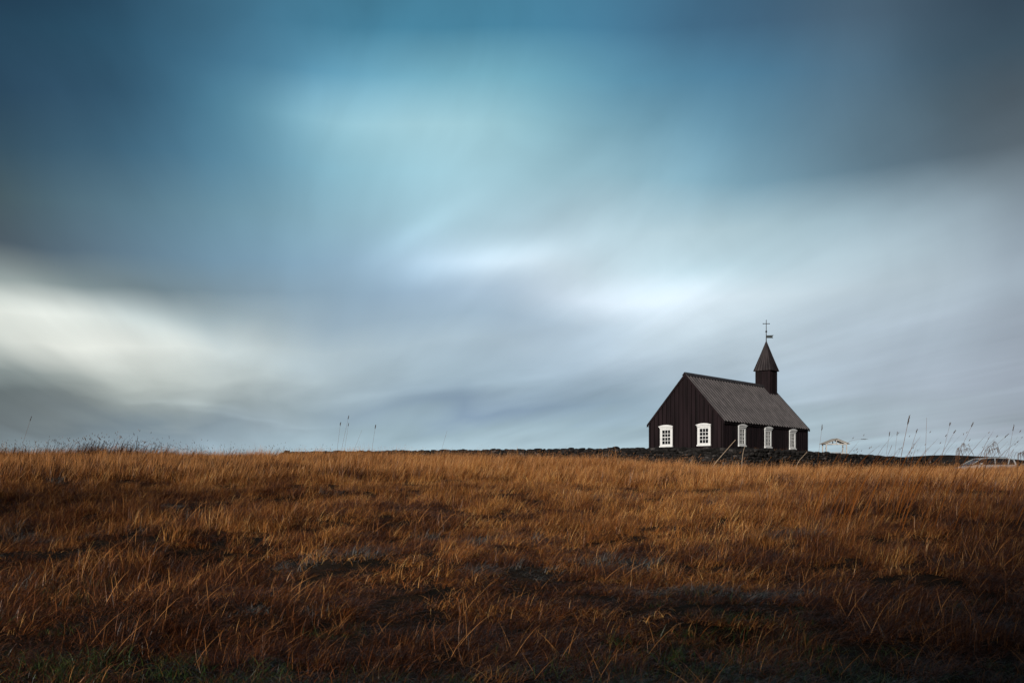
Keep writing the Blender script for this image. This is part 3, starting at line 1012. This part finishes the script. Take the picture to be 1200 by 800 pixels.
stem((873, 523), (869.5, 540), 61, 0, 'pale upright stalk crossing the wall below the first side window', .016, 'stem_pale', via=[(870.5, 531), (872, 525)], ext=.3)
stem((946, 529), (935, 541), 62, 0, 'pale dry stalk leaning right across the wall below the far church corner', .015, 'stem_pale', ext=.5)


def plume(tops, base, Y, label):
    """reed plume: stalk with drooping branched panicle"""
    B = at(*base, Y)
    G = Vector((B.x - .06, Y, float(ground_z(B.x, Y)) - .05))
    root = empty('reed_plume', G)
    tag(root, label, 'reed', 'drooping reed plumes by the cars')
    for k, (px, py) in enumerate(tops):
        T = at(px, py, Y + random.uniform(-.1, .1)) - G
        b0 = B - G
        bm = bmesh.new()
        pts = [Vector((random.uniform(-.04, .04), 0, 0)), b0 * .6 + Vector((0, 0, 0)), b0.lerp(T, .5) + Vector((-.04, 0, .05)), T]
        tube(bm, pts, [.006, .0055, .004, .003], 5)
        build('stalk', bm, M['stem'], root)
        bm = bmesh.new()
        for i in range(11):
            t = random.random() ** .8
            p = (b0.lerp(T, .45) + Vector((-.03, 0, .04))).lerp(T, t)
            ln = random.uniform(.08, .26) * (1.05 - .5 * t)
            sd = Vector((random.gauss(.5, .55), random.gauss(0, .5), 0))
            m1 = p + sd * ln * .45 + Vector((0, 0, ln * .20))
            e = p + sd * ln * .8 + Vector((0, 0, -ln * .85))
            tube(bm, [p, m1, m1.lerp(e, .5) + Vector((0, 0, .012)), e], [.0012, .0020, .0036, .001], 4)
        build('panicle', bm, M['plume'], root)


plume([(1166, 517), (1160, 522), (1169, 524)], (1153, 538), 21, 'drooping reed plume above the silver car roof')
plume([(1129, 519), (1134, 525), (1124, 524)], (1121, 538), 22, 'drooping reed plume left of the silver car, above its bonnet')
plume([(1196, 530), (1200, 528)], (1193, 540), 22, 'small reed plume at the right edge above the dark car')

# ------------------------------------------------------------------ sky
SUN_AZ, SUN_EL = R(-158), R(14)          # behind the camera's left shoulder
w = bpy.data.worlds.new('World')
sc.world = w
w.use_nodes = True
nt = w.node_tree
nt.nodes.clear()
NN = nt.nodes.new; LK = nt.links.new
out = NN('ShaderNodeOutputWorld')
sky = NN('ShaderNodeTexSky')
sky.sky_type = 'NISHITA'; sky.sun_disc = False
sky.sun_elevation = SUN_EL; sky.sun_rotation = SUN_AZ
sky.air_density = 1.0; sky.dust_density = 2.0; sky.ozone_density = 2.0
bg_sky = NN('ShaderNodeBackground'); bg_sky.inputs['Strength'].default_value = .05
LK(sky.outputs['Color'], bg_sky.inputs['Color'])


def math_(op, a, b=None, c=None, clamp=False):
    n = NN('ShaderNodeMath'); n.operation = op; n.use_clamp = clamp
    for i, v in enumerate((a, b, c)):
        if v is None: continue
        if isinstance(v, (int, float)): n.inputs[i].default_value = v
        else: LK(v, n.inputs[i])
    return n.outputs[0]


tc = NN('ShaderNodeTexCoord')
sep = NN('ShaderNodeSeparateXYZ'); LK(tc.outputs['Generated'], sep.inputs[0])
X, Yd, Z = sep.outputs
az = math_('ARCTAN2', X, Yd)
el = math_('ARCSINE', Z)
# streaks of the wind-drawn cloud layer, as a flat sheet overhead seen in perspective
zz = math_('ADD', math_('MAXIMUM', Z, 0.0), .045)
cu = math_('DIVIDE', X, zz); cv = math_('DIVIDE', Yd, zz)
comb = NN('ShaderNodeCombineXYZ'); LK(cu, comb.inputs[0]); LK(cv, comb.inputs[1])


def layer(rot, sx, sy, scale, detail, seed, dist=0.0):
    mp = NN('ShaderNodeMapping'); mp.vector_type = 'TEXTURE'
    mp.inputs['Rotation'].default_value = (0, 0, -rot); mp.inputs['Scale'].default_value = (1 / sx, 1 / sy, 1); mp.inputs['Location'].default_value = (seed, seed * .7, 0)
    LK(comb.outputs[0], mp.inputs['Vector'])
    n = NN('ShaderNodeTexNoise'); n.inputs['Scale'].default_value = scale; n.inputs['Detail'].default_value = detail
    n.inputs['Roughness'].default_value = .45; n.inputs['Distortion'].default_value = dist
    LK(mp.outputs[0], n.inputs['Vector'])
    return n.outputs['Fac']


s1 = layer(R(-13), 1.0, .16, 1.1, 3, 3.1, .25)
s2 = layer(R(-16), 1.0, .40, .8, 4, 8.4, .35)
s3 = layer(R(-13), 1.0, .12, 2.6, 5, 5.0, .3)
azw = math_('ADD', az, math_('MULTIPLY', math_('SUBTRACT', s1, .5), .10))
elw = math_('ADD', el, math_('MULTIPLY', math_('SUBTRACT', math_('ADD', math_('MULTIPLY', s1, .6), math_('MULTIPLY', s2, .4)), .5), .10))

COLS = [0, 100, 200, 300, 400, 500, 600, 700, 800, 900, 1000, 1100, 1200]
GRID = [
    (-260, [(30, 56, 82), (36, 70, 98), (44, 88, 118), (50, 100, 132), (52, 108, 140), (52, 110, 142), (52, 108, 140), (50, 102, 134), (48, 92, 122), (46, 82, 108), (44, 74, 96), (40, 64, 84), (36, 58, 78)]),
    (0, [(26, 56, 82), (32, 72, 102), (48, 100, 132), (60, 122, 156), (60, 132, 166), (62, 138, 172), (64, 140, 176), (62, 128, 165), (60, 112, 148), (58, 100, 132), (54, 88, 115), (46, 76, 100), (38, 64, 86)]),
    (60, [(32, 68, 94), (38, 86, 116), (52, 108, 142), (66, 130, 165), (84, 155, 188), (112, 182, 206), (110, 182, 206), (92, 162, 194), (78, 142, 178), (66, 122, 156), (58, 102, 132), (50, 84, 108), (44, 72, 92)]),
    (120, [(38, 72, 98), (44, 86, 116), (56, 112, 146), (82, 152, 184), (140, 198, 216), (160, 212, 226), (146, 204, 220), (124, 184, 208), (104, 162, 190), (86, 138, 166), (70, 112, 138), (60, 92, 112), (62, 80, 94)]),
    (180, [(48, 76, 92), (52, 92, 118), (64, 116, 146), (88, 148, 178), (128, 186, 206), (152, 202, 218), (154, 202, 218), (144, 192, 210), (124, 172, 192), (108, 154, 176), (94, 128, 148), (82, 106, 122), (84, 98, 108)]),
    (240, [(66, 86, 92), (74, 108, 126), (86, 128, 150), (104, 152, 174), (128, 172, 192), (148, 190, 206), (166, 200, 216), (174, 206, 220), (172, 202, 214), (158, 190, 202), (146, 176, 190), (138, 162, 176), (112, 128, 140)]),
    (290, [(74, 86, 94), (86, 106, 120), (100, 128, 146), (114, 146, 166), (132, 162, 182), (160, 186, 204), (196, 214, 226), (194, 212, 222), (180, 204, 214), (178, 202, 212), (172, 192, 202), (164, 182, 192), (138, 152, 164)]),
    (330, [(140, 150, 148), (122, 136, 138), (108, 128, 138), (120, 142, 156), (130, 156, 174), (144, 168, 188), (172, 192, 208), (196, 210, 222), (200, 214, 224), (190, 206, 214), (178, 194, 204), (172, 188, 198), (152, 166, 178)]),
    (365, [(214, 219, 212), (208, 213, 207), (158, 172, 174), (144, 162, 170), (136, 156, 170), (140, 162, 178), (154, 174, 190), (172, 190, 204), (186, 202, 212), (178, 194, 204), (172, 188, 200), (166, 180, 192), (150, 162, 174)]),
    (400, [(190, 196, 190), (226, 229, 221), (206, 212, 207), (168, 180, 182), (152, 168, 176), (150, 169, 181), (156, 174, 187), (160, 178, 192), (166, 182, 194), (170, 186, 196), (166, 180, 192), (156, 170, 182), (146, 156, 168)]),
    (440, [(116, 126, 126), (150, 158, 155), (180, 187, 182), (165, 176, 177), (146, 162, 170), (142, 161, 173), (144, 163, 176), (142, 162, 178), (154, 172, 184), (158, 174, 186), (156, 170, 182), (154, 166, 178), (146, 156, 168)]),
    (470, [(96, 106, 108), (118, 126, 126), (140, 150, 150), (138, 150, 154), (132, 150, 160), (124, 144, 162), (122, 142, 162), (136, 158, 174), (146, 166, 178), (150, 168, 178), (150, 164, 174), (150, 162, 172), (144, 154, 166)]),
    (500, [(100, 108, 110), (106, 118, 124), (116, 132, 142), (140, 154, 162), (142, 162, 172), (146, 168, 178), (148, 170, 182), (150, 172, 182), (150, 170, 180), (152, 170, 180), (152, 168, 176), (150, 162, 172), (146, 156, 166)]),
    (535, [(120, 134, 140), (132, 148, 158), (138, 156, 168), (150, 170, 180), (156, 178, 188), (162, 184, 194), (164, 186, 196), (164, 186, 196), (162, 182, 190), (158, 178, 186), (156, 174, 184), (156, 172, 182), (154, 166, 174)]),
]
AZ0, AZ1 = math.atan(-600 / F), math.atan(600 / F)
EL = [math.atan((HY - r[0]) / F * .93) for r in GRID]       # rows of the cloud deck by height above the horizon
E0, E1 = EL[-1], EL[0]


def ramp(fac, stops, interp):
    r = NN('ShaderNodeValToRGB'); cr = r.color_ramp; cr.interpolation = interp
    stops = sorted(stops, key=lambda s: s[0])
    while len(cr.elements) < len(stops): cr.elements.new(.5)
    for e, (p, c) in zip(cr.elements, stops):
        e.position = p
    for e, (p, c) in zip(cr.elements, stops):
        e.color = (*c, 1)
    LK(fac, r.inputs['Fac'])
    return r.outputs['Color']


fa = math_('DIVIDE', math_('SUBTRACT', azw, AZ0), AZ1 - AZ0, clamp=True)
fe = math_('DIVIDE', math_('SUBTRACT', elw, E0), E1 - E0, clamp=True)
acc = None
pos = [(e - E0) / (E1 - E0) for e in EL]
for i, (py, cols) in enumerate(GRID):
    stops = []
    for c, k in zip(COLS, cols):
        m_ = .3 * k[0] + .5 * k[1] + .2 * k[2]
        sat = 1 - .20 * (py < 250)
        lift = 1.0 + .05 * (150 < py < 420) + .09 * (py >= 420) + .04 * (py > 510)
        lift += .13 * math.exp(-((c - 520) / 260) ** 2 - ((py - 400) / 75) ** 2)
        if c >= 1000 and py < 150:
            sat *= .75; lift += .16
        stops.append(((math.atan((c - 600) / F) - AZ0) / (AZ1 - AZ0), srgb([min(250, (m_ + (v - m_) * sat) * lift) for v in k])))
    rc = ramp(fa, stops, 'B_SPLINE')
    hot = []
    for j in range(max(0, i - 1), min(len(GRID), i + 2)):
        hot.append((pos[j], (1.0,) * 3 if j == i else (0.0,) * 3))
    wgt = ramp(fe, hot, 'LINEAR')
    mul = NN('ShaderNodeMix'); mul.data_type = 'RGBA'; mul.blend_type = 'MULTIPLY'; mul.inputs['Factor'].default_value = 1
    LK(rc, mul.inputs['A']); LK(wgt, mul.inputs['B'])
    if acc is None:
        acc = mul.outputs['Result']
    else:
        ad = NN('ShaderNodeMix'); ad.data_type = 'RGBA'; ad.blend_type = 'ADD'; ad.inputs['Factor'].default_value = 1
        LK(acc, ad.inputs['A']); LK(mul.outputs['Result'], ad.inputs['B'])
        acc = ad.outputs['Result']
# fine streak modulation
stre = math_('ADD', math_('MULTIPLY', math_('SUBTRACT', s3, .5), .26), math_('MULTIPLY', math_('SUBTRACT', s2, .5), .50))
# single wisps drawn out by the wind: place, half length, half width (all in pixels of the photograph), tilt, strength
WISPS = [(572, 303, 75, 15, 9, .52), (780, 343, 85, 15, 3, .30), (490, 268, 55, 11, 28, .24), (625, 238, 85, 14, 24, .12), (405, 116, 78, 26, 10, .24),
         (455, 50, 65, 18, 38, .14), (60, 352, 85, 12, -13, .30), (175, 380, 95, 12, -16, .26), (30, 340, 60, 5, -14, -.16), (215, 350, 70, 9, -10, -.12),
         (205, 472, 60, 3.2, -5, .30), (275, 487, 65, 2.6, -5, .20), (570, 464, 140, 14, 0, -.17), (700, 438, 80, 9, 6, -.09), (1120, 352, 110, 12, 15, .11),
         (950, 300, 120, 20, 13, .10), (1190, 372, 55, 22, 10, -.12), (860, 390, 110, 9, 10, .07), (640, 395, 90, 8, 12, -.08), (340, 430, 90, 12, -6, .07), (1040, 440, 90, 14, 6, -.05)]
wz = math_('ADD', math_('MULTIPLY', math_('SUBTRACT', s3, .5), 1.6), 1.0)
wsum = None
azq = math_('ADD', az, math_('MULTIPLY', math_('SUBTRACT', s3, .5), .05))
elq = math_('ADD', el, math_('MULTIPLY', math_('SUBTRACT', s2, .5), .05))
for px, py, ln, wd, tilt, amp in WISPS:
    amp *= .62; ln *= 1.1; wd *= 1.12
    a0 = math.atan((px - 600) / F); e0 = math.atan((HY - py) / math.hypot(F, px - 600))
    ct, st = math.cos(R(tilt)), math.sin(R(tilt))
    da = math_('SUBTRACT', azq, a0); de = math_('SUBTRACT', elq, e0)
    p_ = math_('ADD', math_('MULTIPLY', da, ct * F / ln), math_('MULTIPLY', de, st * F / ln))
    q_ = math_('ADD', math_('MULTIPLY', da, -st * F / wd), math_('MULTIPLY', de, ct * F / wd))
    r2 = math_('ADD', math_('MULTIPLY', p_, p_), math_('MULTIPLY', q_, q_))
    g_ = math_('MULTIPLY', math_('EXPONENT', math_('MULTIPLY', r2, -.7)), amp)
    wsum = g_ if wsum is None else math_('ADD', wsum, g_)
stre = math_('ADD', stre, math_('MULTIPLY', wsum, wz))
# long streaks fanning out from the point on the horizon the wind blows from
dax = math_('SUBTRACT', az, math.atan(-290 / F)); dey = math_('SUBTRACT', el, math.atan(105 / F))
rad_ = math_('SQRT', math_('ADD', math_('ADD', math_('MULTIPLY', dax, dax), math_('MULTIPLY', dey, dey)), .0004))
cmb = NN('ShaderNodeCombineXYZ')
LK(math_('MULTIPLY', math_('DIVIDE', dax, rad_), 2.5), cmb.inputs[0]); LK(math_('MULTIPLY', math_('DIVIDE', dey, rad_), 2.5), cmb.inputs[1])
LK(math_('MULTIPLY', rad_, 5.5), cmb.inputs[2])
fan = NN('ShaderNodeTexNoise'); fan.inputs['Scale'].default_value = 1.0; fan.inputs['Detail'].default_value = 5; fan.inputs['Roughness'].default_value = .5; fan.inputs['Distortion'].default_value = .5
LK(cmb.outputs[0], fan.inputs['Vector'])
fade = math_('MULTIPLY', rad_, 3.0, clamp=True); fade = math_('MULTIPLY', fade, fade)
stre = math_('ADD', stre, math_('MULTIPLY', math_('MULTIPLY', math_('SUBTRACT', fan.outputs['Fac'], .5), .58), fade))
gain = math_('ADD', stre, 1.0)
vm = NN('ShaderNodeVectorMath'); vm.operation = 'SCALE'
LK(acc, vm.inputs[0]); LK(gain, vm.inputs['Scale'])
bg_cl = NN('ShaderNodeBackground'); bg_cl.inputs['Strength'].default_value = 1.0
LK(vm.outputs[0], bg_cl.inputs['Color'])
# the cloud deck covers the part of the sky ahead; overhead and behind it gives way to sky and an added dark deck
mr = NN('ShaderNodeMapRange'); mr.interpolation_type = 'SMOOTHSTEP'
LK(math_('ABSOLUTE', az), mr.inputs['Value'])
mr.inputs['From Min'].default_value = R(34); mr.inputs['From Max'].default_value = R(75)
mr.inputs['To Min'].default_value = .97; mr.inputs['To Max'].default_value = 0.0
mr2 = NN('ShaderNodeMapRange'); mr2.interpolation_type = 'SMOOTHSTEP'
LK(el, mr2.inputs['Value'])
mr2.inputs['From Min'].default_value = R(32); mr2.inputs['From Max'].default_value = R(60)
mr2.inputs['To Min'].default_value = 1.0; mr2.inputs['To Max'].default_value = 0.0
cover = math_('MULTIPLY', mr.outputs[0], mr2.outputs[0])
mix = NN('ShaderNodeMixShader')
LK(cover, mix.inputs['Fac']); LK(bg_sky.outputs[0], mix.inputs[1]); LK(bg_cl.outputs[0], mix.inputs[2])
# unseen dark deck added behind and overhead to cut fill light, with sky gaps
bg_dk = NN('ShaderNodeBackground'); bg_dk.inputs['Color'].default_value = (.050, .066, .082, 1)
mxd = NN('ShaderNodeMixShader')
gap = NN('ShaderNodeMapRange'); LK(s2, gap.inputs['Value'])
gap.inputs['From Min'].default_value = .40; gap.inputs['From Max'].default_value = .62
gap.inputs['To Min'].default_value = .95; gap.inputs['To Max'].default_value = .55
LK(gap.outputs[0], mxd.inputs['Fac']); LK(bg_sky.outputs[0], mxd.inputs[1]); LK(bg_dk.outputs[0], mxd.inputs[2])
LK(mxd.outputs[0], mix.inputs[1])
LK(mix.outputs[0], out.inputs['Surface'])
w.cycles.sampling_method = 'MANUAL'; w.cycles.sample_map_resolution = 512

sl = bpy.data.lights.new('sun', 'SUN')
sl.energy = 4.5; sl.angle = R(4); sl.color = (1.0, .94, .86)
so = bpy.data.objects.new('sun', sl)
col.objects.link(so)
sdir = Vector((math.sin(SUN_AZ) * math.cos(SUN_EL), math.cos(SUN_AZ) * math.cos(SUN_EL), math.sin(SUN_EL)))
so.rotation_euler = sdir.to_track_quat('Z', 'Y').to_euler()
so.location = (-20, -20, 40)

# ------------------------------------------------------------------ camera
cam = bpy.data.cameras.new('camera')
cam.sensor_width = 36; cam.lens = 36 * F / 1200
cam.shift_y = (HY - 400) / 1200
cam.clip_start = .1; cam.clip_end = 6000
co = bpy.data.objects.new('camera', cam)
co.location = (0, 0, EYE); co.rotation_euler = (R(90), 0, 0)
col.objects.link(co)
sc.camera = co

vs_ = sc.view_settings
vs_.view_transform = 'Standard'; vs_.look = 'None'; vs_.exposure = 0; vs_.gamma = 1; vs_.use_curve_mapping = False
